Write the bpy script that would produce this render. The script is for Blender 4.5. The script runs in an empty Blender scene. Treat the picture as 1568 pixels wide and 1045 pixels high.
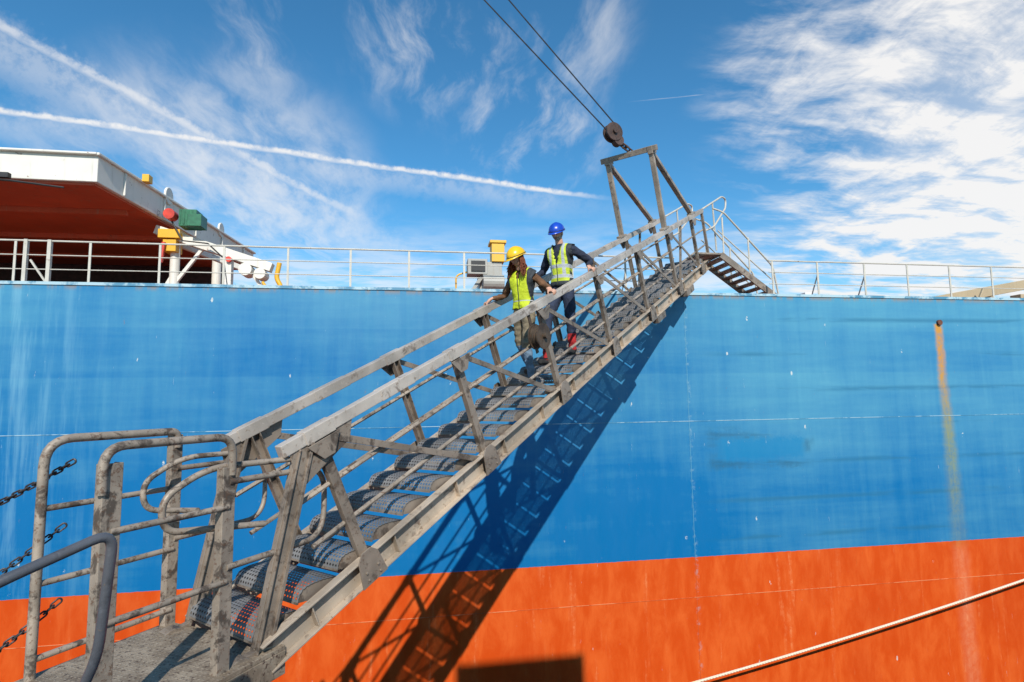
import bpy, bmesh, math, random
import numpy as np
from mathutils import Vector as V, Matrix, noise as mn
random.seed(7)
S=bpy.context.scene
COL=S.collection
# ---------------------------------------------------------------- helpers
def link(o,parent=None):
    COL.objects.link(o)
    if parent is not None: o.parent=parent
    return o
def empty(name):
    e=bpy.data.objects.new(name,None); e.empty_display_size=.3; return link(e)
class NT:
    def __init__(s,nt): s.nt=nt; s.nt.nodes.clear()
    def n(s,t,**k):
        x=s.nt.nodes.new(t)
        for a,b in k.items(): setattr(x,a,b)
        return x
    def set(s,sock,v):
        if isinstance(v,bpy.types.NodeSocket): s.nt.links.new(v,sock)
        elif v is not None: sock.default_value=v
    def m(s,op,a,b=None,c=None,clamp=False):
        x=s.n('ShaderNodeMath',operation=op); x.use_clamp=clamp
        s.set(x.inputs[0],a)
        if b is not None: s.set(x.inputs[1],b)
        if c is not None: s.set(x.inputs[2],c)
        return x.outputs[0]
    def vm(s,op,a,b=None,out=0):
        x=s.n('ShaderNodeVectorMath',operation=op); s.set(x.inputs[0],a)
        if b is not None: s.set(x.inputs[1],b)
        return x.outputs[out]
    def dot(s,a,b): return s.vm('DOT_PRODUCT',a,b,out='Value')
    def ss(s,v,lo,hi,a=0.,b=1.):
        x=s.n('ShaderNodeMapRange',interpolation_type='SMOOTHSTEP')
        s.set(x.inputs['Value'],v); s.set(x.inputs['From Min'],lo); s.set(x.inputs['From Max'],hi)
        s.set(x.inputs['To Min'],a); s.set(x.inputs['To Max'],b); return x.outputs[0]
    def noise(s,vec,scale,detail=4,rough=.55,dist=0.,col=False):
        x=s.n('ShaderNodeTexNoise'); s.set(x.inputs['Vector'],vec); s.set(x.inputs['Scale'],scale)
        s.set(x.inputs['Detail'],detail); s.set(x.inputs['Roughness'],rough); s.set(x.inputs['Distortion'],dist)
        return x.outputs['Color' if col else 'Fac']
    def mix(s,f,a,b,mode='MIX'):
        x=s.n('ShaderNodeMix',data_type='RGBA',blend_type=mode)
        s.set(x.inputs[0],f); s.set(x.inputs[6],a if not isinstance(a,tuple) else (*a,1)); s.set(x.inputs[7],b if not isinstance(b,tuple) else (*b,1))
        return x.outputs[2]
    def map(s,vec,scale=(1,1,1),rot=(0,0,0),loc=(0,0,0)):
        x=s.n('ShaderNodeMapping'); s.set(x.inputs[0],vec); x.inputs['Scale'].default_value=scale
        x.inputs['Rotation'].default_value=rot; x.inputs['Location'].default_value=loc; return x.outputs[0]
    def obj(s): return s.n('ShaderNodeTexCoord').outputs['Object']
    def sep(s,v):
        x=s.n('ShaderNodeSeparateXYZ'); s.set(x.inputs[0],v); return x.outputs
    def bump(s,h,strength=.3,dist=.01):
        x=s.n('ShaderNodeBump'); s.set(x.inputs['Height'],h); x.inputs['Strength'].default_value=strength; x.inputs['Distance'].default_value=dist
        return x.outputs[0]
    def out(s,col,rough=.6,metal=0.,normal=None,alpha=None,spec=None,coat=None):
        b=s.n('ShaderNodeBsdfPrincipled'); o=s.n('ShaderNodeOutputMaterial')
        s.set(b.inputs['Base Color'],col if not isinstance(col,tuple) else (*col,1)); s.set(b.inputs['Roughness'],rough); s.set(b.inputs['Metallic'],metal)
        if normal is not None: s.set(b.inputs['Normal'],normal)
        if alpha is not None: s.set(b.inputs['Alpha'],alpha)
        if spec is not None: s.set(b.inputs['Specular IOR Level'],spec)
        s.nt.links.new(b.outputs[0],o.inputs[0]); return b
def newmat(name):
    m=bpy.data.materials.new(name); m.use_nodes=True; return m,NT(m.node_tree)
def weathered(name,base,dark,rust,sc=1.,rough=.6,metal=.0,dk=.5,rs=.6,alpha_holes=False,soft=1.):
    m,t=newmat(name); o=t.obj()
    n1=t.noise(o,2.2*sc,3,.6); n2=t.noise(o,24*sc,3,.7,.3); n3=t.noise(t.map(o,loc=(7,3,1)),6*sc,4,.68,.5)
    c=t.mix(t.ss(n1,.36,.64),tuple(min(1,x*1.12) for x in base),tuple(x*.72 for x in base))
    c=t.mix(t.ss(n3,dk,dk+.12,0.,.85*soft),c,dark)
    c=t.mix(t.ss(n2,rs-.03,rs+.06,0.,.7*soft),c,rust)
    c=t.mix(t.ss(n2,.28,.42,.35,0.),c,tuple(min(1,x*1.35) for x in base))
    al=None
    if alpha_holes:
        uv=t.n('ShaderNodeTexCoord').outputs['UV']
        f=t.vm('FRACTION',t.map(uv,scale=(30,30,1)))
        rr=t.vm('LENGTH',t.vm('MULTIPLY',t.vm('SUBTRACT',f,(.5,.5,0)),(1,1,0)),out='Value')
        al=t.m('GREATER_THAN',rr,.20)
        c=t.mix(t.ss(rr,.22,.40,.75,0.),c,(.05,.045,.04))
    t.out(c,t.ss(n3,.3,.7,rough-.1,rough+.15),metal,t.bump(n2,.3,.006),alpha=al)
    return m
def paint(name,base,rough=.45,dirt=.35,rust=True,sc=1.):
    m,t=newmat(name); o=t.obj()
    n1=t.noise(o,1.5*sc,3,.6); n2=t.noise(o,6*sc,5,.7,.3); st=t.noise(t.map(o,scale=(6,6,.5)),2*sc,3,.6)
    c=t.mix(t.ss(n1,.3,.7,0.,dirt),base,tuple(x*.6 for x in base))
    c=t.mix(t.ss(st,.55,.75,0.,dirt),c,(.25,.2,.14))
    if rust: c=t.mix(t.ss(n2,.64,.70,0.,.8),c,(.16,.06,.02))
    t.out(c,rough,0.,t.bump(n2,.15,.01)); return m
def simple(name,col,rough=.6,metal=0.,sc=30,var=.25,bs=.2,bd=.004):
    m,t=newmat(name); o=t.obj(); n=t.noise(o,sc,3,.6); n1=t.noise(o,sc*.2,2,.5)
    c=t.mix(t.ss(n1,.3,.7),tuple(x*(1-var) for x in col),tuple(min(1,x*(1+var)) for x in col))
    t.out(c,rough,metal,t.bump(n,bs,bd)); return m
class MB:
    def __init__(s): s.v=[]; s.f=[]; s.uv={}
    def add(s,vs,fs):
        b=len(s.v); s.v+= [tuple(x) for x in vs]; s.f+=[tuple(i+b for i in f) for f in fs]
    def box(s,c,x,y,z):
        c=V(c);x=V(x)/2;y=V(y)/2;z=V(z)/2
        vs=[c+x*i+y*j+z*k for k in(-1,1) for j in(-1,1) for i in(-1,1)]
        s.add(vs,[(0,2,3,1),(4,5,7,6),(0,1,5,4),(2,6,7,3),(0,4,6,2),(1,3,7,5)])
    def cbox(s,x0,x1,y0,y1,z0,z1): s.box(((x0+x1)/2,(y0+y1)/2,(z0+z1)/2),(x1-x0,0,0),(0,y1-y0,0),(0,0,z1-z0))
    def beam(s,a,b,w,h,up=(0,0,1),off=(0,0)):
        a=V(a);b=V(b);d=(b-a);dn=d.normalized(); side=dn.cross(V(up)).normalized(); u=side.cross(dn).normalized()
        c=(a+b)/2+side*off[0]+u*off[1]
        s.box(c,d,side*w,u*h)
    def channel(s,a,b,w,h,up,t=.012,flip=1):
        a=V(a);b=V(b);dn=(b-a).normalized(); side=dn.cross(V(up)).normalized(); u=side.cross(dn).normalized()
        s.box((a+b)/2,b-a,side*t,u*w)
        for k in(-1,1): s.box((a+b)/2+u*(k*(w/2-t/2-.001))+side*flip*(h/2+t/2),b-a,side*h,u*t)
    def tube(s,pts,r,n=10,caps=True,rad=None):
        pts=[V(p) for p in pts]; N=len(pts)
        if rad is None: rad=[r]*N
        prev=None; rings=[]
        for i,p in enumerate(pts):
            if i==0: d=pts[1]-p
            elif i==N-1: d=p-pts[i-1]
            else: d=(pts[i+1]-p).normalized()+(p-pts[i-1]).normalized()
            d.normalize()
            if prev is None:
                u=d.cross(V((0,0,1)))
                if u.length<.1: u=d.cross(V((1,0,0)))
            else: u=prev-d*prev.dot(d)
            u.normalize(); prev=u; w=d.cross(u)
            rings.append([p+(u*math.cos(a)+w*math.sin(a))*rad[i] for a in [2*math.pi*k/n for k in range(n)]])
        vs=[x for r_ in rings for x in r_]; fs=[]
        for i in range(N-1):
            for k in range(n):
                fs.append((i*n+k,i*n+(k+1)%n,(i+1)*n+(k+1)%n,(i+1)*n+k))
        if caps: fs.append(tuple(range(n-1,-1,-1))); fs.append(tuple((N-1)*n+k for k in range(n)))
        s.add(vs,fs)
    def cyl(s,a,b,r,n=20): s.tube([a,b],r,n)
    def ell(s,c,rx,ry,rz,M=None,nu=16,nv=10):
        vs=[];fs=[]
        M=M or Matrix.Identity(3)
        for j in range(nv+1):
            th=math.pi*j/nv
            for i in range(nu):
                ph=2*math.pi*i/nu
                vs.append(V(c)+M@V((rx*math.sin(th)*math.cos(ph),ry*math.sin(th)*math.sin(ph),rz*math.cos(th))))
        for j in range(nv):
            for i in range(nu):
                fs.append((j*nu+i,(j+1)*nu+i,(j+1)*nu+(i+1)%nu,j*nu+(i+1)%nu))
        s.add(vs,fs)
    def make(s,name,mat,parent=None,smooth=False,bevel=0.,solid=0.):
        me=bpy.data.meshes.new(name); me.from_pydata(s.v,[],s.f)
        bm=bmesh.new(); bm.from_mesh(me)
        if smooth: bmesh.ops.remove_doubles(bm,verts=bm.verts,dist=1e-5)
        bmesh.ops.recalc_face_normals(bm,faces=bm.faces); bm.to_mesh(me); bm.free()
        me.materials.append(mat)
        if smooth:
            me.shade_smooth()
            try: me.set_sharp_from_angle(angle=math.radians(45))
            except Exception: pass
        o=bpy.data.objects.new(name,me); link(o,parent)
        if bevel:
            b=o.modifiers.new('bevel','BEVEL'); b.width=bevel; b.segments=2; b.limit_method='ANGLE'; b.harden_normals=False
        if solid:
            b=o.modifiers.new('solid','SOLIDIFY'); b.thickness=solid
        return o
def fillet(pts,r,n=6):
    pts=[V(p) for p in pts]; out=[pts[0]]
    for i in range(1,len(pts)-1):
        p=pts[i]; a=(pts[i-1]-p); b=(pts[i+1]-p); rr=min(r,a.length*.49,b.length*.49)
        A=p+a.normalized()*rr; B=p+b.normalized()*rr
        for k in range(n+1):
            t=k/n; out.append(A*(1-t)**2+p*2*t*(1-t)+B*t*t)
    out.append(pts[-1]); return out
# ---------------------------------------------------------------- materials
M_steel=weathered('weathered_aluminium',(.25,.20,.155),(.065,.048,.036),(.13,.08,.05),1.,.5,.15,dk=.52,rs=.61)
M_rail=weathered('worn_rail_metal',(.49,.425,.36),(.17,.13,.10),(.22,.15,.10),.8,.45,.2,dk=.56,rs=.64)
M_string=weathered('worn_stringer_metal',(.46,.375,.285),(.15,.11,.085),(.18,.11,.06),.8,.5,.15,dk=.56,rs=.63)
M_tread=weathered('perforated_tread',(.19,.185,.18),(.09,.08,.075),(.11,.08,.06),1.,.6,.1,dk=.56,rs=.62,alpha_holes=True)
M_pipe=weathered('rusty_pipe',(.33,.27,.21),(.050,.036,.027),(.12,.06,.032),1.3,.55,.1,dk=.51,rs=.58)
M_darkpaint=weathered('dark_grey_paint',(.10,.105,.12),(.03,.03,.035),(.14,.10,.07),1.,.4,.1,dk=.60,rs=.66)
M_chain=weathered('chain_steel',(.05,.045,.045),(.02,.018,.018),(.09,.04,.02),3.,.55,.4)
M_white=paint('cream_deck_paint',(.72,.68,.59),.5,.25)
M_white2=paint('white_deck_paint',(.72,.72,.70),.45,.2)
M_grey=paint('grey_winch_paint',(.38,.37,.33),.5,.5)
M_railw=paint('railing_paint',(.55,.51,.43),.5,.4,sc=3)
M_yellow=paint('yellow_paint',(.75,.40,.02),.45,.2)
M_green=simple('green_paint',(.02,.13,.06),.4)
M_red=simple('red_paint',(.55,.04,.02),.4)
M_redox=paint('red_oxide_underside',(.52,.085,.025),.6,.4)
M_black=simple('black_rubber',(.02,.02,.02),.6)
M_wire=simple('wire_rope_steel',(.04,.04,.045),.5,.5)
# hull
def hull_mat():
    m,t=newmat('ship_hull_paint'); o=t.obj(); X,Y,Z=t.sep(o)
    big=t.noise(o,.4,2,.55); fine=t.noise(o,9,5,.7,.5)
    streak=t.noise(t.map(o,scale=(3.,1,.25)),1.6,4,.65,.2)
    hz=t.noise(t.map(o,scale=(.35,1,3.2)),1.4,4,.6)
    blot=t.noise(t.map(o,scale=(1.6,1,.55),loc=(5,0,2)),1.9,5,.68,.35)
    deep=(.002,.135,.335); fade=(.085,.295,.415)
    f=t.m('ADD',t.ss(Z,-3.0,2.3,-.04,.60),t.m('MULTIPLY',t.m('SUBTRACT',big,.5),.95))
    f=t.m('ADD',f,t.m('MULTIPLY',t.m('SUBTRACT',streak,.5),.55))
    f=t.m('ADD',f,t.m('MULTIPLY',t.m('SUBTRACT',hz,.5),.6))
    f=t.m('ADD',f,t.m('MULTIPLY',t.m('SUBTRACT',fine,.5),.2))
    f=t.m('ADD',f,t.ss(X,5.0,7.5,0.,.28))
    for z0,a in ((1.35,.09),(.45,-.14),(-1.35,.08),(-2.3,-.09)):
        f=t.m('ADD',f,t.ss(Z,z0-.02,z0+.02,0.,a))
    blue=t.mix(t.m('MAXIMUM',t.m('MINIMUM',f,1.),0.),deep,fade)
    lw=t.m('MULTIPLY',t.ss(X,-7.6,-5.0,1.,0.),t.ss(streak,.42,.66))
    blue=t.mix(t.m('MULTIPLY',lw,.35),blue,(.26,.48,.58))
    zb=t.m('FRACT',t.m('MULTIPLY',t.m('ADD',Z,9.),1.33))
    band=t.m('MULTIPLY',t.ss(zb,.0,.10),t.ss(zb,.10,.22,1.,0.))
    dm=t.m('MULTIPLY',t.m('MULTIPLY',band,t.ss(hz,.44,.60)),t.ss(X,5.3,7.0))
    blue=t.mix(t.m('MULTIPLY',dm,.6),blue,(.02,.13,.23))
    # overpainted patch with worn dark outline
    px=t.m('ADD',X,t.m('MULTIPLY',t.m('SUBTRACT',blot,.5),.8)); pz=t.m('ADD',Z,t.m('MULTIPLY',t.m('SUBTRACT',fine,.5),.35))
    dx=t.m('ABSOLUTE',t.m('SUBTRACT',px,7.0)); dz=t.m('ABSOLUTE',t.m('SUBTRACT',pz,-1.12))
    ins=t.m('MULTIPLY',t.ss(dx,1.05,1.30,1.,0.),t.ss(dz,.30,.46,1.,0.))
    core=t.m('MULTIPLY',t.ss(dx,.85,1.1,1.,0.),t.ss(dz,.12,.30,1.,0.))
    blue=t.mix(t.m('MULTIPLY',t.m('MULTIPLY',t.m('SUBTRACT',ins,core),t.ss(hz,.38,.60)),.6),blue,(.02,.10,.18))
    blue=t.mix(t.m('MULTIPLY',core,.75),blue,(.008,.18,.37))
    # orange antifouling
    org=t.mix(t.ss(blot,.36,.70),(.57,.066,.006),(.66,.108,.014))
    org=t.mix(t.ss(big,.50,.68,0.,.3),org,(.47,.048,.006))
    org=t.mix(t.m('MULTIPLY',t.ss(streak,.58,.74),t.ss(fine,.42,.64,.1,.6)),org,(.76,.27,.10))
    edge=t.m('ADD',Z,t.m('MULTIPLY',t.m('SUBTRACT',fine,.5),.03))
    c=t.mix(t.ss(edge,-3.236,-3.224),org,blue)
    # chips & scratches
    vor=t.n('ShaderNodeTexVoronoi'); t.set(vor.inputs['Vector'],t.map(o,scale=(1.9,1,.9),rot=(0,.25,0))); vor.inputs['Scale'].default_value=1.0; vor.inputs['Randomness'].default_value=1
    chip=t.m('MULTIPLY',t.ss(vor.outputs['Distance'],.035,.055,1.,0.),t.ss(fine,.50,.55))
    c=t.mix(t.m('MULTIPLY',chip,.8),c,(.60,.60,.55))
    scr=t.noise(t.map(o,scale=(9,1,1.2),rot=(0,.3,0)),2.2,5,.75,.3)
    c=t.mix(t.ss(scr,.68,.73,0.,.5),c,(.50,.52,.50))
    c=t.mix(t.m('MULTIPLY',t.ss(scr,.33,.29),t.ss(fine,.5,.6,0.,.8)),c,(.25,.10,.03))
    sx=t.ss(t.m('ABSOLUTE',t.m('SUBTRACT',X,5.47)),.0,.07,1.,0.)
    c=t.mix(t.m('MULTIPLY',sx,t.ss(fine,.48,.64,0.,.35)),c,(.30,.42,.45))
    te=t.m('MULTIPLY',t.ss(Z,1.98,2.12),t.ss(streak,.42,.58))
    c=t.mix(t.m('MULTIPLY',te,.75),c,(.28,.17,.09))
    # rust run under the scupper
    xs=t.m('ADD',X,t.m('MULTIPLY',t.m('SUBTRACT',hz,.5),.10))
    d=t.m('ABSOLUTE',t.m('SUBTRACT',xs,t.m('ADD',11.55,t.m('MULTIPLY',t.m('SUBTRACT',1.5,Z),.012))))
    wv=t.ss(Z,-3.2,1.5,.30,.15)
    run=t.m('SUBTRACT',1.,t.m('DIVIDE',d,wv),clamp=True)
    fall=t.m('MULTIPLY',t.ss(Z,1.50,1.56,1.,0.),t.ss(Z,-3.8,.9,.24,1.))
    fall=t.m('MULTIPLY',fall,t.ss(streak,.30,.60,.65,1.25)); fall=t.m('MULTIPLY',fall,t.ss(fine,.30,.62,.5,1.1))
    run=t.m('MULTIPLY',t.ss(run,.0,.95),fall,clamp=True)
    rc=t.mix(t.ss(Z,-1.2,.9),(.26,.26,.08),(.56,.24,.012))
    rc=t.mix(t.ss(Z,-3.5,-3.2,1.,0.),rc,(.75,.36,.20))
    c=t.mix(t.m('MULTIPLY',run,.92),c,rc)
    t.out(c,t.ss(blot,.3,.7,.36,.52),0.,t.bump(big,.3,.05),spec=.3)
    return m
M_hull=hull_mat()
# ---------------------------------------------------------------- ship
D=11.02; ZD=2.13
ship=empty('ship_hull')
b=MB(); b.cbox(-70,90,D,D+26,-9.5,ZD); b.make('hull_side',M_hull,ship)
b=MB(); b.cbox(-70,90,D-.006,D+.01,-.53,-.52); b.cbox(-70,90,D-.006,D+.01,-4.01,-4.0)
b.cbox(-70,90,D-.02,D+.08,ZD-.03,ZD+.025)
m_seam,t=newmat('weld_seam'); o_=t.obj(); X_,Y_,Z_=t.sep(o_)
cc=t.mix(t.ss(Z_,-3.3,-3.2),(.66,.24,.10),(.36,.50,.55)); cc=t.mix(t.ss(t.noise(o_,2.5,4,.7),.45,.58),cc,t.mix(t.ss(Z_,-3.3,-3.2),(.50,.09,.02),(.07,.22,.33))); t.out(cc,.5)
b.make('weld_seams_horizontal',m_seam,ship)
b=MB()
for x in (5.45,-20,30): b.cbox(x-.004,x+.004,D-.005,D+.01,-9,ZD-.03)
m_sv,t=newmat('weld_seam_vertical_paint'); o_=t.obj(); X_,Y_,Z_=t.sep(o_); t.out(t.mix(t.ss(Z_,-3.3,-3.2),(.50,.09,.02),(.10,.30,.42)),.5)
b.make('weld_seam_vertical',m_sv,ship)
b=MB(); b.cyl((11.57,D-.05,1.56),(11.57,D+.05,1.56),.06,20); b.make('scupper',simple('rusted_scupper',(.12,.04,.02),.8),ship,True)
b=MB(); b.cbox(-70,90,D+.1,D+25.9,ZD,ZD+.004); b.make('deck_plating',paint('deck_paint',(.30,.10,.07),.7),ship)
# deck railing
rl=empty('deck_railing'); b=MB(); yr=D+.16
xs=[-7.15-1.14*k for k in range(30,0,-1)]+[-7.15,-5.94,-4.77,-3.66,-2.51,-1.35,-.23,.86,1.98,3.1,4.25,5.3]+[7.64,8.74,9.92,11.03,12.15,13.3]+[13.3+1.14*k for k in range(1,50)]
for x in xs:
    b.box((x,yr,ZD+.40),(.04,0,0),(0,.014,0),(0,0,.80))
    b.box((x,yr+.005,ZD+.03),(.10,0,0),(0,.06,0),(0,0,.012))
    if int(abs(x)*10)%3==0: b.beam((x,yr+.01,ZD+.5),(x+.0,yr+.28,ZD),.012,.03)
for x in (-6.6,-6.98): b.cbox(x-.03,x+.03,yr-.03,yr+.03,ZD,ZD+.82)
b.beam((-6.9,yr,ZD+.45),(-6.6,yr,ZD),.03,.03,(0,1,0))
for seg in ((xs[0],5.35),(7.55,xs[-1])):
    for h,r in ((.80,.017),(.54,.010),(.28,.010)):
        b.tube([(seg[0],yr,ZD+h),(seg[1],yr,ZD+h)],r,8)
b.make('rails_and_posts',M_railw,rl,False)
# ---------------------------------------------------------------- hatch cover (left)
hc=empty('hatch_cover')
b=MB()
P=[(-30,12.4),(-6.6,12.5),(-5.75,20.5),(-30,20.5)]
def prism(b,P,z0,z1):
    n=len(P); b.add([(x,y,z0) for x,y in P]+[(x,y,z1) for x,y in P],[tuple(range(n-1,-1,-1)),tuple(range(n,2*n))]+[(i,(i+1)%n,n+(i+1)%n,n+i) for i in range(n)])
prism(b,P,4.55,5.12)
b.beam((-6.62,12.44,5.13),(-5.74,20.5,5.13),.14,.06)
b.beam((-30,12.40,5.13),(-6.6,12.46,5.13),.10,.05)
for k in range(5):
    q=V((-6.58,12.6,4.83)).lerp(V((-5.73,20.4,4.83)),(k+.5)/5); b.box(q,(.05,0,0),(0,.05,0),(0,0,.52))
for (x,y) in ((-6.32,15.1),(-6.02,18.0)): b.cyl((x-.02,y,5.2),(x+.04,y,5.2),.22,18)
b.make('cover_panel',M_white,hc,bevel=.015)
b=MB(); prism(b,[(-29.9,12.5),(-6.68,12.58),(-5.85,20.4),(-29.9,20.4)],4.50,4.546)
for y in (14.2,16.4,18.6): b.cbox(-29.8,-7.0+.11*(y-12.5),y-.05,y+.05,4.38,4.50)
b.make('underside',M_redox,hc)
b=MB()
b.cbox(-30,-6.4,20.0,20.3,ZD,4.5); b.cbox(-30,-6.9,16.5,20,ZD,3.0); 
b.make('coaming',simple('dark_hold_paint',(.05,.02,.018),.8),hc)
b=MB()
b.cyl((-6.05,15,ZD),(-6.05,15,4.3),.11,18); b.cyl((-5.75,17,ZD),(-5.75,17,4.2),.12,18)
b.beam((-6.5,15,4.28),(-3.75,15,3.38),.25,.22); b.beam((-6.05,15.3,4.0),(-4.4,16.6,3.5),.12,.14)
b.beam((-6.05,14.98,2.9),(-5.4,14.98,3.85),.08,.08,(0,1,0)); b.beam((-6.05,14.98,3.2),(-6.6,14.98,ZD),.08,.08,(0,1,0))
b.cbox(-4.9,-4.7,14.9,15.1,ZD,3.7); b.cyl((-4.35,14.8,3.3),(-4.35,15.2,3.3),.16,18); b.cyl((-4.0,14.8,3.2),(-4.0,15.2,3.2),.14,18)
b.beam((-4.2,15,3.2),(-3.75,15,2.5),.08,.08,(0,1,0))
b.make('support_frame',M_white,hc,bevel=.008)
b=MB(); b.cbox(-6.35,-5.85,14.7,15.2,4.02,4.24); b.cbox(-6.25,-5.95,14.75,15.15,3.7,4.0)
b.cbox(-9.05-.1,-9.05+.05,12.32,12.42,5.0,5.28); b.cbox(-6.4,-6.25,13.9,14.1,5.12,5.30)
b.tube(fillet([(-3.55,14.9,3.5),(-3.62,14.9,3.1),(-3.5,14.9,2.9),(-3.5,14.9,ZD)],.1),.06,10)
b.tube(fillet([(-3.95,14.9,3.0),(-3.75,14.9,2.7),(-3.75,14.9,ZD)],.1),.04,10)
b.make('yellow_fittings',M_yellow,hc,bevel=.01)
b=MB(); b.cbox(-5.85,-5.45,14.6,15.0,4.30,4.72); b.cbox(-5.62,-5.30,14.5,14.9,4.28,4.58)
for k in range(4): b.cbox(-5.84+.09*k,-5.80+.09*k,14.585,14.60,4.34,4.7)
b.make('hydraulic_unit',M_green,hc,bevel=.015)
b=MB(); b.cyl((-6.02,14.45,4.55),(-6.02,14.7,4.55),.13,20); b.cyl((-4.75,14.82,3.55),(-4.75,14.9,3.55),.07,16); b.tube([(-6.2,14.7,3.9),(-6.25,14.7,3.4)],.05,8)
b.make('red_fittings',M_red,hc,True)
b=MB(); b.cbox(-8.6,-8.1,12.3,12.4,4.50,4.60); b.tube([(-9,12.35,4.5),(-8.1,12.35,4.45),(-7.2,12.5,4.4)],.02,6)
b.tube([(-6.0,14.6,4.4),(-5.7,14.5,3.9),(-5.2,14.7,3.9),(-4.9,14.85,3.6)],.02,6); b.make('seals_and_hose',M_black,hc)
# mooring winch at centre
w=empty('mooring_winch')
b=MB(); b.cbox(1.25,1.75,12.0,12.5,ZD,2.95); b.cbox(.98,1.4,11.75,12.1,2.62,2.95); b.beam((1.0,11.9,2.15),(1.3,11.9,2.6),.08,.08,(0,1,0)); b.cyl((1.3,11.8,2.45),(1.75,11.8,2.45),.17,18)
b.make('winch_body',M_grey,w,bevel=.01)
b=MB(); b.cbox(1.52,1.80,11.95,12.3,2.95,3.40); b.cbox(1.48,1.84,11.92,12.33,3.36,3.42); b.tube(fillet([(.72,11.6,ZD),(.72,11.6,2.55),(.95,11.6,2.62)],.1),.02,8); b.make('winch_cap',M_yellow,w,bevel=.01)
b=MB(); b.cbox(1.05,1.35,11.72,11.75,2.68,2.9); b.make('winch_panel',M_black,w)
# low deck structures right
dh=empty('hatch_coaming')
b=MB(); b.cbox(7.2,13.5,16,20,ZD,2.95); b.cbox(7.0,13.7,15.9,16.0,2.9,3.0)
for k in range(9): b.cbox(7.4+k*.7,7.46+k*.7,15.86,16,ZD,2.9)
b.cbox(9.0,9.5,14.6,15,ZD,2.8); b.cbox(12.2,12.5,14.5,15,ZD,2.75); b.cbox(10.9,11.15,14.5,14.8,ZD,2.9)
b.make('coaming_box',M_white2,dh,bevel=.01)
b=MB()
b.cyl((9.25,14.5,2.75),(9.25,14.6,2.75),.09,16); b.cyl((7.9,15.8,2.7),(7.9,15.88,2.7),.12,16); b.cyl((8.35,15.8,2.7),(8.35,15.88,2.7),.08,16); b.cyl((11.0,14.4,2.6),(11.0,14.5,2.6),.06,12)
b.make('red_valves',M_red,dh,True)
db=empty('deck_crane_boom')
b=MB(); b.beam((13.2,13.6,2.35),(19,13.6,3.35),.3,.28); b.cyl((16.0,13.6,ZD),(16.0,13.6,2.8),.13,16); b.cyl((14.6,13.5,ZD),(14.6,13.5,2.55),.09,16); b.beam((15.0,13.2,ZD),(15.4,13.2,2.85),.06,.06,(0,1,0)); b.beam((12.6,13.2,2.3),(14.6,13.2,2.42),.1,.12); b.cbox(16.6,17.0,13.2,13.5,ZD,2.7)
b.make('boom_and_rest',paint('tan_paint',(.42,.33,.20),.5,.3),db,bevel=.01)
b=MB(); b.cyl((13.0,13.0,2.35),(13.0,13.3,2.35),.12,14); b.cbox(13.8,14.1,12.9,13.1,ZD,2.45); b.make('blocks',M_pipe,db,True)
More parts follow.
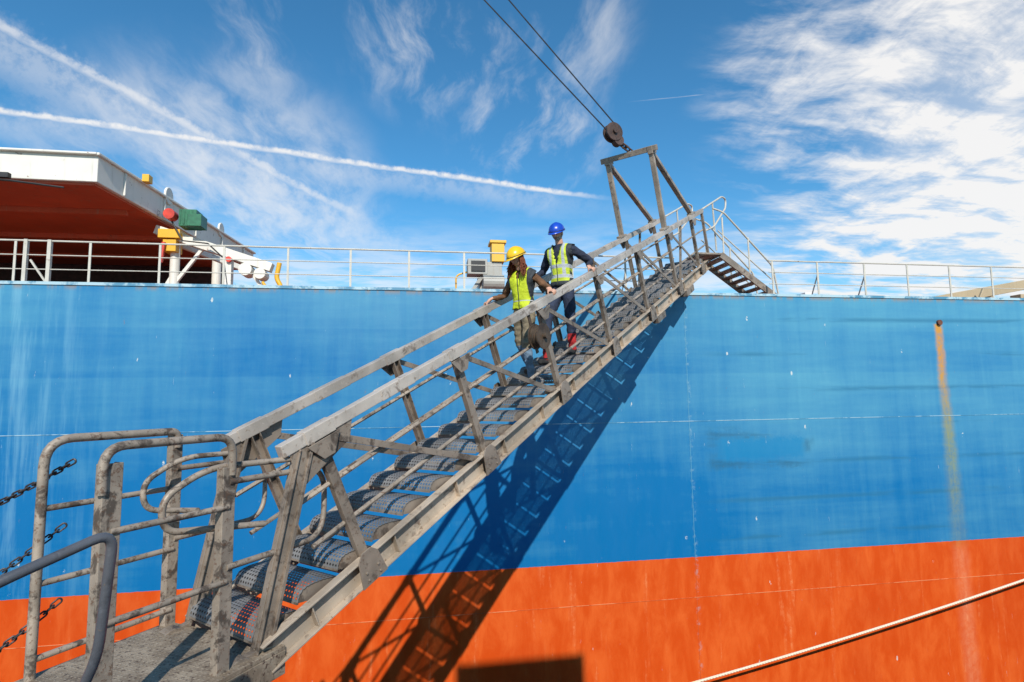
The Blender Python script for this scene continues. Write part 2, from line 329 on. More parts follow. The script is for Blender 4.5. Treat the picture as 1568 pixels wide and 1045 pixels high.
# ---------------------------------------------------------------- gangway
P0=V((-.9585,4.0971,-.3066)); az,el=.7699,.4094; W=.8546
es=V((math.sin(az)*math.cos(el),math.cos(az)*math.cos(el),math.sin(el)))
ew=V((-math.cos(az),math.sin(az),0)); en=ew.cross(es)
if en.z<0: en=-en
def G(s,w,n): return P0+es*s+ew*w+en*n
hz=V((math.sin(az),math.cos(az),0)); ZU=V((0,0,1))
gw=empty('gangway')
PS=[.32+1.666*i for i in range(7)]
br=MB(); bs=MB(); bp=MB(); bst=MB()
SEND=11.2
for side,w0,o in ((0,0.,-1),(1,W,1)):
    br.beam(G(.0+.12*side,w0,-.045),G(SEND,w0,-.045),.075,.09,en)
    for s in PS: br.beam(G(s-.13,w0,-.045),G(s+.13,w0,-.045),.088,.104,en)
    for s in (1.15,4.55,7.9): br.beam(G(s-.2,w0,-.045),G(s+.2,w0,-.045),.084,.098,en)
    wc=w0
    bst.beam(G(-.62,wc,-1.2),G(10.9,wc,-1.2),.014,.20,en)
    for k in(-1,1): bst.beam(G(-.6,wc+o*.04,-1.2+k*.094),G(10.9,wc+o*.04,-1.2+k*.094),.066,.014,en)
    for s in np.arange(-.2,10.8,.833): bst.beam(G(s,wc+o*.03,-1.285),G(s,wc+o*.03,-1.115),.05,.01,es)
    bs.beam(G(-.62,wc,-1.2),G(-.80,wc,-1.16),.05,.16,en); bs.cyl(G(-.76,wc-.05,-1.17),G(-.76,wc+.05,-1.17),.10,20)
    a=G(.19,w0,-.09); c=G(-.57,w0,-1.14)
    bs.beam(a,c,.13,.04,ew); bs.beam(a+es*.05,c+es*.05,.025,.09,ew); bs.beam(a-es*.06,c-es*.06,.012,.09,ew)
    g=[G(.05,w0+o*.028,-.09),G(.62,w0+o*.028,-.09),G(.55,w0+o*.028,-.22),G(.02,w0+o*.028,-.36)]
    g2=[p-ew*o*.012 for p in g]; bs.add(g+g2,[(0,1,2,3),(7,6,5,4),(0,4,5,1),(1,5,6,2),(2,6,7,3),(3,7,4,0)])
    for i,s in enumerate(PS):
        bs.channel(G(s,w0+o*.005,-.09),G(s+.03,w0+o*.005,-1.24),.085,.045,es,.010,flip=o)
        g=[G(s-.13,w0+o*.078,-1.30),G(s+.13,w0+o*.078,-1.30),G(s+.10,w0+o*.078,-1.10),G(s+.045,w0+o*.078,-1.04),G(s-.045,w0+o*.078,-1.04),G(s-.10,w0+o*.078,-1.10)]
        g2=[p+ew*o*.012 for p in g]; n=6
        bs.add(g+g2,[tuple(range(n)),tuple(range(2*n-1,n-1,-1))]+[(k,n+k,n+(k+1)%n,(k+1)%n) for k in range(n)])
        g=[G(s-.15,w0+o*.05,-.10),G(s+.15,w0+o*.05,-.10),G(s+.05,w0+o*.05,-.24),G(s-.05,w0+o*.05,-.24)]
        g2=[p+ew*o*.010 for p in g]; n=4
        bs.add(g+g2,[tuple(range(n)),tuple(range(2*n-1,n-1,-1))]+[(k,n+k,n+(k+1)%n,(k+1)%n) for k in range(n)])
        for (ds_,dn_) in ((-.06,-1.2),(.06,-1.2),(-.06,-1.26),(.06,-1.26)): bs.cyl(G(s+ds_,w0+o*.088,dn_),G(s+ds_,w0+o*.100,dn_),.011,6)
        if i<len(PS)-1:
            bs.beam(G(s+.09,w0+o*.03,-.13),G(PS[i+1]-.09,w0+o*.03,-1.14),.012,.055,en)
    for n_ in (-.46,-.80):
        bp.tube([G(.0,w0-o*.03,n_),G(SEND,w0-o*.03,n_)],.019,8)
    for s in (11.15,):
        bs.beam(G(s,w0,-.09),G(s,w0,-1.2),.07,.05,ew)
    bs.beam(G(9.5,w0,-.09),G(8.9,w0,-1.1),.04,.04,ew)
for s in PS: bp.cyl(G(s,-.0,-1.29),G(s,W,-1.29),.03,10)
bs.cyl(G(-.76,-.1,-1.17),G(-.76,W+.1,-1.17),.05,16)
bs.box(G(9.15,-.02,-1.36),es*.5,ew*.14,en*.12); bs.box(G(9.15,W,-1.36),es*.5,ew*.14,en*.12)
bs.box(G(7.35,-.03,-1.36),es*.42,ew*.1,en*.10)
br.make('top_rails',M_rail,gw,bevel=.006); bs.make('truss_posts_and_braces',M_steel,gw,bevel=.003); bst.make('stringers',M_string,gw,bevel=.003); bp.make('mid_rails',M_pipe,gw,True)
# treads
me_v=[];me_f=[];me_uv=[]
prof=[(.155,-.03),(.152,.0),(.10,.004),(.03,.006),(-.05,.002),(-.10,-.008),(-.135,-.025),(-.158,-.055),(-.168,-.095),(-.168,-.105)]
bt=MB()
for k in range(-11,22):
    s=3.55+.36*k
    if s<-.55 or s>10.9: continue
    c=G(s,0,-1.05)
    L=[0]
    for i in range(1,len(prof)): L.append(L[-1]+math.dist(prof[i],prof[i-1]))
    base=len(me_v)
    for i,(h,z) in enumerate(prof):
        for j,wv in enumerate((.02,W-.02)):
            me_v.append(tuple(c+ew*wv+hz*h+ZU*z)); me_uv.append((wv,L[i]))
    for i in range(len(prof)-1):
        a=base+2*i; me_f.append((a,a+1,a+3,a+2))
    for wv in (.03,W-.03):
        q=c+ew*wv; bt.add([q+hz*h+ZU*z for h,z in prof]+[q-ZU*.12+hz*.1],[tuple(range(len(prof)+1))])
    bt.beam(c+ew*.03+hz*.155-ZU*.03,c+ew*(W-.03)+hz*.155-ZU*.03,.012,.02); bt.beam(c+ew*.03-hz*.166-ZU*.108,c+ew*(W-.03)-hz*.166-ZU*.108,.014,.014)
me=bpy.data.meshes.new('treads'); me.from_pydata(me_v,[],me_f); ul=me.uv_layers.new(name='UVMap')
for lp in me.loops: ul.data[lp.index].uv=me_uv[lp.vertex_index]
me.materials.append(M_tread); me.shade_smooth(); ob=bpy.data.objects.new('treads',me); link(ob,gw); 
bt.make('tread_edges',M_steel,gw)
# A-frame at the upper end
b=MB()
for w0 in (0.,W):
    top=G(8.55,w0,1.42)
    b.beam(top,G(8.52,w0,0),.07,.09,ew); b.beam(top,G(10.35,w0,.0),.07,.09,ew)
    b.box(G(8.6,w0,1.45),es*.22,ew*.10,en*.14)
    b.box(G(8.52,w0,.02),es*.3,ew*.10,en*.04); b.box(G(10.35,w0,.02),es*.3,ew*.10,en*.04)
b.beam(G(8.55,-.12,1.47),G(8.55,W+.12,1.47),.10,.10,en)
b.make('lifting_a_frame',weathered('a_frame_metal',(.36,.29,.225),(.11,.08,.06),(.15,.09,.05),1.,.5,.15,dk=.55,rs=.62),gw,bevel=.008)
b=MB()
for w0 in (0.,W):
    e=G(SEND,w0,-.02)
    b.tube(fillet([e,G(13.2,w0,.02),G(13.55,w0,-.1),G(13.4,w0,-.3),G(12.0,w0,-.55),G(SEND,w0,-.5)],.25),.022,10)
    b.tube([G(12.2,w0,0),G(11.9,w0,-1.1)],.02,8)
b.make('end_rails',M_railw,gw,True)
# round sheave on near side
sh=empty('rope_sheave'); b=MB(); c=G(3.36,-.06,-.36)
b.cyl(c-ew*.09,c-ew*.075,.15,28); b.cyl(c+ew*.02,c+ew*.035,.15,28); b.cyl(c-ew*.075,c+ew*.02,.085,24); b.cyl(c-ew*.13,c+ew*.08,.03,14)
for k in range(5): b.tube([c-ew*.06+ew*.025*k+es*.115*math.cos(a)+en*.115*math.sin(a) for a in [2*math.pi*i/24 for i in range(25)]],.014,6)
b.beam(c+ew*.05-en*.2,c+ew*.05+en*.30,.05,.012,ew); b.beam(c+ew*.05-en*.1,G(3.65,.0,-.45),.05,.012,ew); b.make('sheave_wheel',weathered('rusty_sheave',(.08,.055,.035),(.03,.020,.015),(.12,.05,.02),2,.6,.1),sh,True)
# deck stair
ds=empty('deck_stair'); b=MB(); A=V((6.55,11.75,3.08)); B=V((7.95,11.85,ZD)); dd=(B-A); sd=V((0,1,0))
b2=MB()
for y in (-.38,.38):
    b.beam(A+sd*y,B+sd*y,.04,.14)
    b2.tube(fillet([A+sd*y+V((-.15,0,1.05)),A+sd*y+V((.1,0,.98)),B+sd*y+V((-.1,0,.75)),B+sd*y+V((.02,0,.0))],.1),.02,8)
    b2.tube([A+sd*y+V((-.05,0,.55)),B+sd*y+V((-.15,0,.45))],.014,8)
    for f in (.05,.5): p=A+dd*f+sd*y; b2.tube([p,p+V((0,0,.9))],.018,8)
for k in range(9):
    p=A+dd*((k+.5)/9); b.box(p,(.2,0,0),(0,.74,0),(0,0,.03))
b.box(A+V((-.25,0,.02)),(.6,0,0),(0,.8,0),(0,0,.04))
b.make('stair_flight',M_steel,ds,bevel=.003); b2.make('stair_rails',M_railw,ds,True)
# hoist block and wires
hb=empty('hoist_block'); b=MB(); c=V((3.46,9.5,4.80)); yy=V((.25,-.97,0)).normalized(); xx=V((.97,.25,0))
b.cyl(c-yy*.07,c-yy*.04,.17,28); b.cyl(c+yy*.04,c+yy*.07,.17,28); b.cyl(c-yy*.04,c+yy*.04,.13,24); b.cyl(c-yy*.11,c+yy*.11,.045,14)
c2=c+xx*.10-ZU*.14; b.cyl(c2-yy*.06,c2+yy*.06,.10,20)
b.beam(c-yy*.08+ZU*.12,c-yy*.08-ZU*.2+xx*.1,.09,.02,yy)
top=G(8.55,W*.45,1.53)
def link_ring(b,p,d,u,L=.07,r=.035,th=.012):
    d=d.normalized(); u=(u-d*u.dot(d)).normalized(); pts=[]
    for k in range(13):
        a=2*math.pi*k/12; pts.append(p+d*(math.cos(a)*r+(L-r)*(.5 if math.cos(a)>0 else -.5)*1.2)+u*(math.sin(a)*r))
    b.tube(pts,th,6,caps=False)
d=top-c2; n=4
for k in range(n):
    p=c2+d*((k+.6)/n); link_ring(b,p,d,yy if k%2 else yy.cross(d),.12,.045,.016)
b.make('block_and_shackles',weathered('greasy_rust',(.10,.06,.045),(.03,.02,.018),(.16,.06,.03),2,.5,.3),hb,True)
b=MB()
b.tube([c+V((-.13,0,.06)),V((1.11,9.5,7.16)),V((-18,9.5,26.5))],.012,6); b.tube([c+V((.06,0,.15)),V((1.48,9.5,7.30)),V((-16.5,9.5,27.0))],.012,6)
b.make('wire_ropes',M_wire,hb,True)
# ---------------------------------------------------------------- landing platform
lp=empty('landing_platform'); dA=V((.53,.85,0)).normalized(); nA=V((.85,-.53,0)).normalized()
ZP=-1.60
A2=V((-1.80,4.65,ZP)); A1=V((-2.26,3.91,ZP)); B2=V((-1.16,3.78,ZP)); B1=V((-1.53,3.19,ZP))
bpz=MB(); Lp=2.3; c=A2+dA*(.04-Lp/2)+nA*.5-V((0,0,.02))
bpz.box(c,dA*Lp,nA*1.12,ZU*.03)
bpz.box(c-nA*.54-ZU*.09,dA*Lp,nA*.05,ZU*.15); bpz.box(c+nA*.54-ZU*.09,dA*Lp,nA*.05,ZU*.15)
def plate_mat():
    m,t=newmat('checker_plate'); o=t.obj(); n=t.noise(o,6,5,.7); n2=t.noise(o,40,4,.7)
    r=t.map(o,rot=(0,0,.56),scale=(28,28,1)); f=t.vm('FRACTION',r); v=t.vm('SUBTRACT',f,(.5,.5,0)); s=t.sep(v)
    dm=t.m('ADD',t.m('MULTIPLY',t.m('ABSOLUTE',s[0]),1.),t.m('MULTIPLY',t.m('ABSOLUTE',s[1]),2.6)); bpv=t.ss(dm,.3,.45,1.,0.)
    c=t.mix(t.ss(n,.35,.65),(.34,.275,.20),(.19,.145,.10)); c=t.mix(t.ss(n2,.54,.64),c,(.08,.05,.035)); c=t.mix(t.m('MULTIPLY',bpv,.35),c,(.48,.41,.32))
    t.out(c,.65,.1,t.bump(t.m('ADD',bpv,t.m('MULTIPLY',n2,.3)),.6,.006)); return m
bpz.make('deck_plate',plate_mat(),lp,bevel=.004)
b=MB(); pp=MB()
def post(p,top,bot=-.2,w=.10): b.channel(p+ZU*bot,p+ZU*(top-ZP),w,.05,dA,.012,flip=1); 
zt=-.215
post(A2,-.24,w=.085)
pA1=A1.copy(); 
pp.tube(fillet([pA1-ZU*.1,V((pA1.x,pA1.y,zt)),V((A2.x,A2.y,zt+.0)),V((A2.x,A2.y,zt-.12))],.16),.028,12)
for z in (-.63,-1.07,-1.50): pp.tube([V((A1.x,A1.y,z)),V((A2.x,A2.y,z))],.019,10)
post(B2,-.40,w=.09); post(B1,-.30,w=.10)
pp.tube(fillet([V((B1.x,B1.y,-.45))-dA*.05,V((B1.x,B1.y,zt))-dA*.05,V((B2.x,B2.y,zt))+dA*.02,V((B2.x,B2.y,-.45))+dA*.02],.15),.024,12)
for z in (-.64,-1.08): pp.tube([V((B1.x,B1.y,z)),V((B2.x,B2.y,z))],.018,10)
for Q,L in ((B2,.85),(A2,.85)):
    q=V((Q.x,Q.y,0)); pp.tube(fillet([q+ZU*-.49,q+dA*L+ZU*-.49,q+dA*L+ZU*-1.0,q+ZU*-1.0],.2,8),.020,10)
dG=hz
near=V((P0.x,P0.y,0)); far=near+ew*W
for Q,k in ((near,.72),(far,.47)):
    a=Q+dG*.12; e=Q-dG*k
    pp.tube(fillet([a+ZU*-.40,e+dG*.25+ZU*-.40,e+ZU*-.55,e+dG*.02+ZU*-.74,a-dG*.2+ZU*-.80],.16,8),.020,10)
b.make('posts',M_pipe,lp,bevel=.004); pp.make('pipe_rails',M_pipe,lp,True)
# stair hand rail on the quay
sr=empty('quay_stair_handrail'); b=MB()
b.tube(fillet([(-1.6,1.75,-.72),(-1.25,1.99,-.53),(-1.06,2.24,-.445),(-1.09,2.24,-.86),(-1.16,2.28,-1.0),(-1.24,2.30,-1.85)],.07,6),.017,14)
b.tube(fillet([(-1.27,1.95,-.55),(-1.27,1.95,-1.85)],.05),.017,12); b.tube([(-1.6,1.75,-.72),(-2.4,1.2,-1.2),(-2.4,1.2,-1.85)],.017,12)
b.make('handrail_pipe',M_darkpaint,sr,True)
# chains
ch=empty('safety_chain'); b=MB()
def chain(a,c,sag,pitch=.042):
    a=V(a);c=V(c); L=(c-a).length*1.06; n=int(L/pitch)
    pt=lambda t:a.lerp(c,t)-ZU*sag*4*t*(1-t)
    for i in range(n):
        p=pt((i+.5)/n); d=pt((i+1)/n)-pt(i/n); side=d.cross(ZU).normalized()
        link_ring(b,p,d,side if i%2 else side.cross(d),.042,.015,.006)
chain((-2.17,4.05,-.36),(-3.9,4.1,-1.1),.10); chain((-2.19,4.03,-.75),(-3.6,3.5,-1.7),.10); chain((-2.19,4.03,-1.2),(-2.9,3.7,-1.7),.06)
b.make('chain_links',M_chain,ch,True)
# ---------------------------------------------------------------- mooring rope
mr=empty('mooring_rope'); b=MB()
pts=[]
for i in range(60):
    x=-4+28*i/59; z=-5.30+(x-5.02)*(1.39/7.52)+.0035*(x-5)*(x-12.5); pts.append((x,10.42,z))
b.tube(pts,.023,10); m_r,t=newmat('rope_fibre'); o_=t.obj(); wv=t.n('ShaderNodeTexWave',bands_direction='DIAGONAL'); t.set(wv.inputs['Vector'],o_); wv.inputs['Scale'].default_value=9
t.out(t.mix(wv.outputs['Fac'],(.66,.54,.38),(.84,.74,.58)),.8,0,t.bump(wv.outputs['Fac'],.8,.01)); b.make('rope',m_r,mr,True)
# ---------------------------------------------------------------- quay, water, added shadow-casting containers
q=empty('quay'); b=MB(); b.cbox(-80,80,-80,2.6,-9.5,-1.85); b.make('quay_slab',simple('quay_concrete',(.30,.29,.27),.85,sc=6,bs=.4,bd=.02),q,bevel=.03)
b=MB(); b.cbox(-80,-3.2,2.3,2.55,-1.85,-1.7); b.cbox(.2,80,2.3,2.55,-1.85,-1.7); b.make('quay_kerb',M_yellow,q,bevel=.02)
me=bpy.data.meshes.new('water'); me.from_pydata([(-600,-600,-7.3),(600,-600,-7.3),(600,900,-7.3),(-600,900,-7.3)],[],[(0,1,2,3)])
mw,t=newmat('harbour_water'); o_=t.obj(); t.out((.015,.05,.06),.08,0,t.bump(t.noise(o_,1.2,3,.6),.5,.15)); me.materials.append(mw); link(bpy.data.objects.new('water',me))
for i,(colr,z,x0) in enumerate((((.35,.06,.03),0,.40),((.05,.12,.25),1,.40),((.30,.30,.28),2,.40),((.30,.10,.05),0,-2.2),((.10,.22,.12),1,-2.15))):  # unseen container stacks, added behind the camera to shadow the lower hull
    e=empty('shadow_caster_container'); b=MB(); z0=-1.85+z*2.62; x1=x0+2.44; y1,y0=-3.56,-9.62
    b.cbox(x0+.04,x1-.04,y0+.04,y1-.04,z0+.05,z0+2.55)
    for xx_ in (x0,x1-.1):
        for yy_ in (y0,y1-.1): b.cbox(xx_,xx_+.1,yy_,yy_+.1,z0,z0+2.59)
    for zz in (z0+.02,z0+2.47):
        b.cbox(x0+.1,x1-.1,y1-.08,y1,zz,zz+.1); b.cbox(x0+.1,x1-.1,y0,y0+.08,zz,zz+.1)
        for xx_ in (x0,x1-.08): b.cbox(xx_,xx_+.08,y0+.1,y1-.1,zz,zz+.1)
    for k in range(20):
        y=y0+.25+k*.29; b.cbox(x0+.01,x0+.05,y,y+.14,z0+.12,z0+2.45); b.cbox(x1-.05,x1-.01,y,y+.14,z0+.12,z0+2.45)
    for xx_ in (x0+.5,x0+.9,x0+1.5,x0+1.9): b.cyl((xx_,y1+.0,z0+.15),(xx_,y1+.0,z0+2.45),.02,8)
    b.make('shadow_caster_body',paint('shadow_caster_paint_%d'%i,colr,.5),e,bevel=.008)
# ---------------------------------------------------------------- people
def rotm(yaw,pitch,roll=0): return (Matrix.Rotation(yaw,3,'Z')@Matrix.Rotation(pitch,3,'X')@Matrix.Rotation(roll,3,'Y'))
def person(name,loc,J,bones,mats,head,helmet_mat,skin,hair,vest,hands,beard=None,longhair=False,vestz=(.9,1.5)):
    root=empty(name); th=-math.atan2(.696,.718)
    root.location=loc; root.rotation_euler=(0,0,th)
    names=list(J); idx={n:i for i,n in enumerate(names)}
    me=bpy.data.meshes.new(name+'_skel'); me.from_pydata([J[n][0] for n in names],[(idx[a],idx[c]) for a,c,_ in bones],[])
    ob=bpy.data.objects.new('tmp',me); COL.objects.link(ob)
    md=ob.modifiers.new('skin','SKIN'); md.use_smooth_shade=True
    sv=me.skin_vertices[0].data
    for n in names:
        r=J[n][1]; r=(r,r) if not isinstance(r,tuple) else r
        sv[idx[n]].radius=r; sv[idx[n]].use_root=(n=='pelvis')
    su=ob.modifiers.new('sub','SUBSURF'); su.levels=3; su.render_levels=3
    dg=bpy.context.evaluated_depsgraph_get(); dg.update(); ev=ob.evaluated_get(dg)
    m2=bpy.data.meshes.new_from_object(ev); bpy.data.objects.remove(ob)
    labs=[]; ml=[]
    for k in mats: ml.append(k); m2.materials.append(mats[k])
    segs=[(V(J[a][0]),V(J[c][0]),l,(J[a][1] if not isinstance(J[a][1],tuple) else J[a][1][0],J[c][1] if not isinstance(J[c][1],tuple) else J[c][1][0])) for a,c,l in bones]
    for p in m2.polygons:
        best=1e9;bl=None;c=p.center
        for a,d,l,(ra,rb) in segs:
            ab=d-a; t=max(0,min(1,(c-a).dot(ab)/max(ab.length_squared,1e-9))); dist=(c-(a+ab*t)).length-(ra*(1-t)+rb*t)
            if dist<best: best=dist; bl=l
        labs.append(bl); p.material_index=ml.index('jacket' if bl=='torso' else bl)
    for v in m2.vertices:
        if v.co.z<1.56:
            q=v.co+V((mn.noise(v.co*5),mn.noise(v.co*5+V((9,0,0))),0))*.06
            nn=mn.noise(V((q.x*9,q.y*9,q.z*22)))*.011+mn.noise(v.co*26)*.005
            v.co+=v.normal*nn
    m2.shade_smooth(); bo=bpy.data.objects.new('body',m2); link(bo,root)
    keep=[p for p,l in zip(m2.polygons,labs) if l=='torso' and vestz[0]<p.center.z<vestz[1] and abs(p.center.x)<.205 and not(p.center.y<-.03 and abs(p.center.x)<(p.center.z-1.30)*.28)]
    vi={}; vv=[]; ff=[]
    for p in keep:
        f=[]
        for i in p.vertices:
            if i not in vi: vi[i]=len(vv); v=m2.vertices[i]; vv.append(tuple(v.co+v.normal*(.018+.012*mn.noise(V((v.co.x*10,v.co.y*10,v.co.z*5))))))
            f.append(vi[i])
        ff.append(f)
    m3=bpy.data.meshes.new('vest'); m3.from_pydata(vv,[],ff); m3.materials.append(vest); m3.shade_smooth()
    vo=bpy.data.objects.new('safety_vest',m3); link(vo,root); so=vo.modifiers.new('s','SOLIDIFY'); so.thickness=.008; so.offset=1
    hc_,pit,yaw,sc=head; R=rotm(yaw,pit)
    vs=[];fs=[];nu,nv=36,28
    for j in range(nv+1):
        tht=math.pi*j/nv
        for i in range(nu):
            ph=2*math.pi*i/nu; x=math.sin(tht)*math.cos(ph); y=math.sin(tht)*math.sin(ph); z=math.cos(tht)
            X_=x*.077; Y_=y*.097; Z_=z*.118
            if z<0: X_*=1-.32*(-z)**1.3; Y_*=1-.15*(-z)
            if y<0:
                Y_+= -.020*math.exp(-((X_/.011)**2+((Z_+.018)/.022)**2))
                Y_+= .010*math.exp(-(((abs(X_)-.03)/.016)**2+((Z_-.012)/.014)**2))
                Y_+= -.006*math.exp(-((X_/.025)**2+((Z_+.055)/.010)**2))
                Y_+= -.008*math.exp(-((X_/.022)**2+((Z_+.09)/.016)**2))
            vs.append(V(hc_)+R@(V((X_,Y_,Z_))*sc))
    for j in range(nv):
        for i in range(nu): fs.append((j*nu+i,(j+1)*nu+i,(j+1)*nu+(i+1)%nu,j*nu+(i+1)%nu))
    h=MB(); h.add(vs,fs)
    for sx in (-1,1): h.ell(V(hc_)+R@(V((sx*.077,.008,-.01))*sc),.012*sc,.022*sc,.032*sc,R,10,8)
    h.tube([V(hc_)+R@V((0,.02,-.05)),V(J['neck'][0])],.055,14,rad=[.052,.058])
    h.make('head',skin,root,True)
    e=MB()
    for sx in (-1,1): e.ell(V(hc_)+R@(V((sx*.030,-.082,.010))*sc),.011*sc,.006*sc,.006*sc,R,10,8); e.tube([V(hc_)+R@(V((sx*.018,-.091,.026))*sc),V(hc_)+R@(V((sx*.044,-.080,.026))*sc)],.0035,6)
    e.make('eyes_and_brows',simple('dark_eye',(.03,.02,.015),.4),root,True)
    e=MB(); e.ell(V(hc_)+R@(V((0,-.094,-.055))*sc),.022*sc,.006*sc,.006*sc,R,10,8); e.make('mouth',simple('lips',(.35,.10,.08),.5),root,True)
    k=MB(); k.ell(V(hc_)+R@V((0,.014,.012)),.083*sc,.098*sc,.112*sc,R,20,14)
    if longhair:
        for i in range(260):
            a=random.uniform(-.2,math.pi+.2)
            st=V((math.cos(a)*.084,math.sin(a)*.09+.005,random.uniform(-.02,.03)))
            ln=random.uniform(.14,.27)
            p0=V(hc_)+R@(st*sc); out=V((math.cos(a)*.045,math.sin(a)*.05-.03,0))
            p1=p0+V((0,0,-ln*.4))+out*.5+V((random.gauss(0,.007),random.gauss(0,.007),0)); p2=p0+V((0,0,-ln*.8))+out*1.0+V((random.gauss(0,.009),random.gauss(0,.009),0)); p3=p0+V((0,0,-ln))+out*.9+V((random.gauss(0,.014),random.gauss(0,.014),0))
            k.tube([p0,p1,p2,p3],.01,5,rad=[.007,.008,.006,.002])
    k.make('hair',hair,root,True)
    if beard is not None:
        k=MB(); keepf=[]
        for f in fs:
            c=sum((vs[i] for i in f),V())/4; l=R.inverted()@(c-V(hc_))/sc
            if l.z<-.040 and l.y<.02 and not(abs(l.z+.055)<.006 and abs(l.x)<.02) : keepf.append(f)
        used=sorted({i for f in keepf for i in f}); mp={u:i for i,u in enumerate(used)}
        k.add([V(hc_)+(vs[u]-V(hc_))*1.05 for u in used],[tuple(mp[i] for i in f) for f in keepf]); k.make('beard',beard,root,True)
    k=MB(); n1,n2=36,12; vs=[];fs=[]
    H0=V(hc_)+R@V((0,.005,.035))
    for j in range(n2+1):
        tt=math.pi/2*j/n2
        for i in range(n1):
            ph=2*math.pi*i/n1; x=math.cos(ph)*math.sin(tt); y=math.sin(ph)*math.sin(tt); z=math.cos(tt)
            rr=1+.035*math.exp(-((x/.16)**2))*(z>.25)
            vs.append(H0+R@V((x*.112*rr,y*.138*rr,z*.118*rr)))
    for i in range(n1):
        ph=2*math.pi*i/n1; x=math.cos(ph); y=math.sin(ph); br_=.012+(.05*max(0,-y)**3)
        vs.append(H0+R@V((x*(.112+br_*.8),y*(.138+br_),-.008-.012*max(0,-y))))
    for j in range(n2+1):
        for i in range(n1): fs.append((j*n1+i,(j+1)*n1+i,(j+1)*n1+(i+1)%n1,j*n1+(i+1)%n1))
    k.add(vs,fs); 
    k.make('hard_hat',helmet_mat,root,True,solid=.005)
    k=MB(); k.tube([H0+R@V((math.cos(a)*.1145,math.sin(a)*.1405,.004)) for a in [2*math.pi*i/30 for i in range(31)]],.005,6,caps=False); k.make('hat_band',M_black,root,True)
    rd=V((0,.917,.398))
    k=MB(); 
    for anchor,sx,wrist in hands:
        A_=V(anchor); up=V((0,-.398,.917))
        palm0=V(wrist); palm1=A_+V((-sx*.012,0,0))+up*.022
        for o_f in (-.026,-.009,.009,.026): k.tube([palm0+rd*o_f*.6,(palm0+palm1)/2+rd*o_f+up*.006,palm1+rd*o_f],.016,8,rad=[.017,.018,.015])
        for fi,(o_f,L) in enumerate(((-.033,.9),(-.011,1.),(.011,.95),(.033,.8))):
            b0=palm1+rd*o_f
            k.tube([b0,b0+V((sx*.034*L,0,0))+up*.004,b0+V((sx*.050,0,0))-up*.022*L,b0+V((sx*.046,0,0))-up*.050*L,b0+V((sx*.036,0,0))-up*.062*L],.009,8,rad=[.0105,.010,.0095,.0085,.006])
        t0=palm0.lerp(palm1,.5)-rd*.02
        k.tube([t0,t0-rd*.028+V((sx*.008,0,0)),palm1-rd*.055-V((sx*.012,0,0))-up*.012,palm1-rd*.050-V((sx*.018,0,0))-up*.035],.01,8,rad=[.013,.012,.010,.007])
    k.make('hands',skin,root,True)
    return root
skinw=simple('skin_fair',(.55,.30,.20),.5,sc=60,var=.12,bs=.1); skinm=simple('skin_man',(.50,.27,.18),.5,sc=60,var=.12,bs=.1)
def vestmat(name,base,zs,vx,w=.028,dark=None,side=None):
    m,t=newmat(name); o=t.obj(); X_,Y_,Z_=t.sep(o); n=t.noise(o,8,3,.6)
    c=t.mix(t.ss(n,.3,.7),tuple(x*.72 for x in base),base)
    if dark is not None: c=t.mix(t.ss(Z_,dark-.005,dark+.005,1.,0.),c,(.02,.025,.03))
    if side is not None: c=t.mix(t.ss(t.m('ABSOLUTE',X_),side-.004,side+.004),c,(.025,.03,.035))
    msk=None
    for z in zs:
        k=t.ss(t.m('ABSOLUTE',t.m('SUBTRACT',Z_,z)),w-.003,w+.003,1.,0.); msk=k if msk is None else t.m('MAXIMUM',msk,k)
    if vx:
        k=t.ss(t.m('ABSOLUTE',t.m('SUBTRACT',t.m('ABSOLUTE',X_),vx)),w-.006,w,1.,0.); k=t.m('MULTIPLY',k,t.ss(Z_,zs[0],zs[0]+.01)); msk=t.m('MAXIMUM',msk,k)
    c=t.mix(msk,c,(.42,.44,.45))
    zip_=t.m('MULTIPLY',t.ss(t.m('ABSOLUTE',X_),.006,.009,1.,0.),t.ss(Y_,-.03,-.02,1.,0.)); c=t.mix(zip_,c,(.05,.06,.03))
    t.out(c,.7,0,t.bump(t.noise(o,14,4,.6),.6,.03)); return m
def cloth(name,col,sc=12): 
    m,t=newmat(name); o=t.obj(); n=t.noise(o,sc,4,.6,.6); c=t.mix(t.ss(n,.3,.7),tuple(x*.6 for x in col),tuple(x*1.2 for x in col)); t.out(c,.85,0,t.bump(n,.8,.02)); return m
spine=[('pelvis','waist','torso'),('waist','chest','torso'),('chest','uch','torso'),('uch','neck','torso'),('uch','shL','torso'),('uch','shR','torso')]
arms=[('shL','elL','sleeve'),('elL','wrL','sleeve'),('shR','elR','sleeve'),('elR','wrR','sleeve')]
legs=[]
for s_ in 'LR': legs+=[('pelvis','hip'+s_,'pants'),('hip'+s_,'kn'+s_,'pants'),('kn'+s_,'sh'+s_+'n','calf'),('sh'+s_+'n','an'+s_,'shin'),('an'+s_,'he'+s_,'boot'),('he'+s_,'to'+s_,'boot')]
bones=spine+arms+legs
def addshin(J,f,r):
    for s_ in 'LR':
        a=V(J['kn'+s_][0]); c=V(J['an'+s_][0]); J['sh'+s_+'n']=(tuple(a.lerp(c,f)),r)
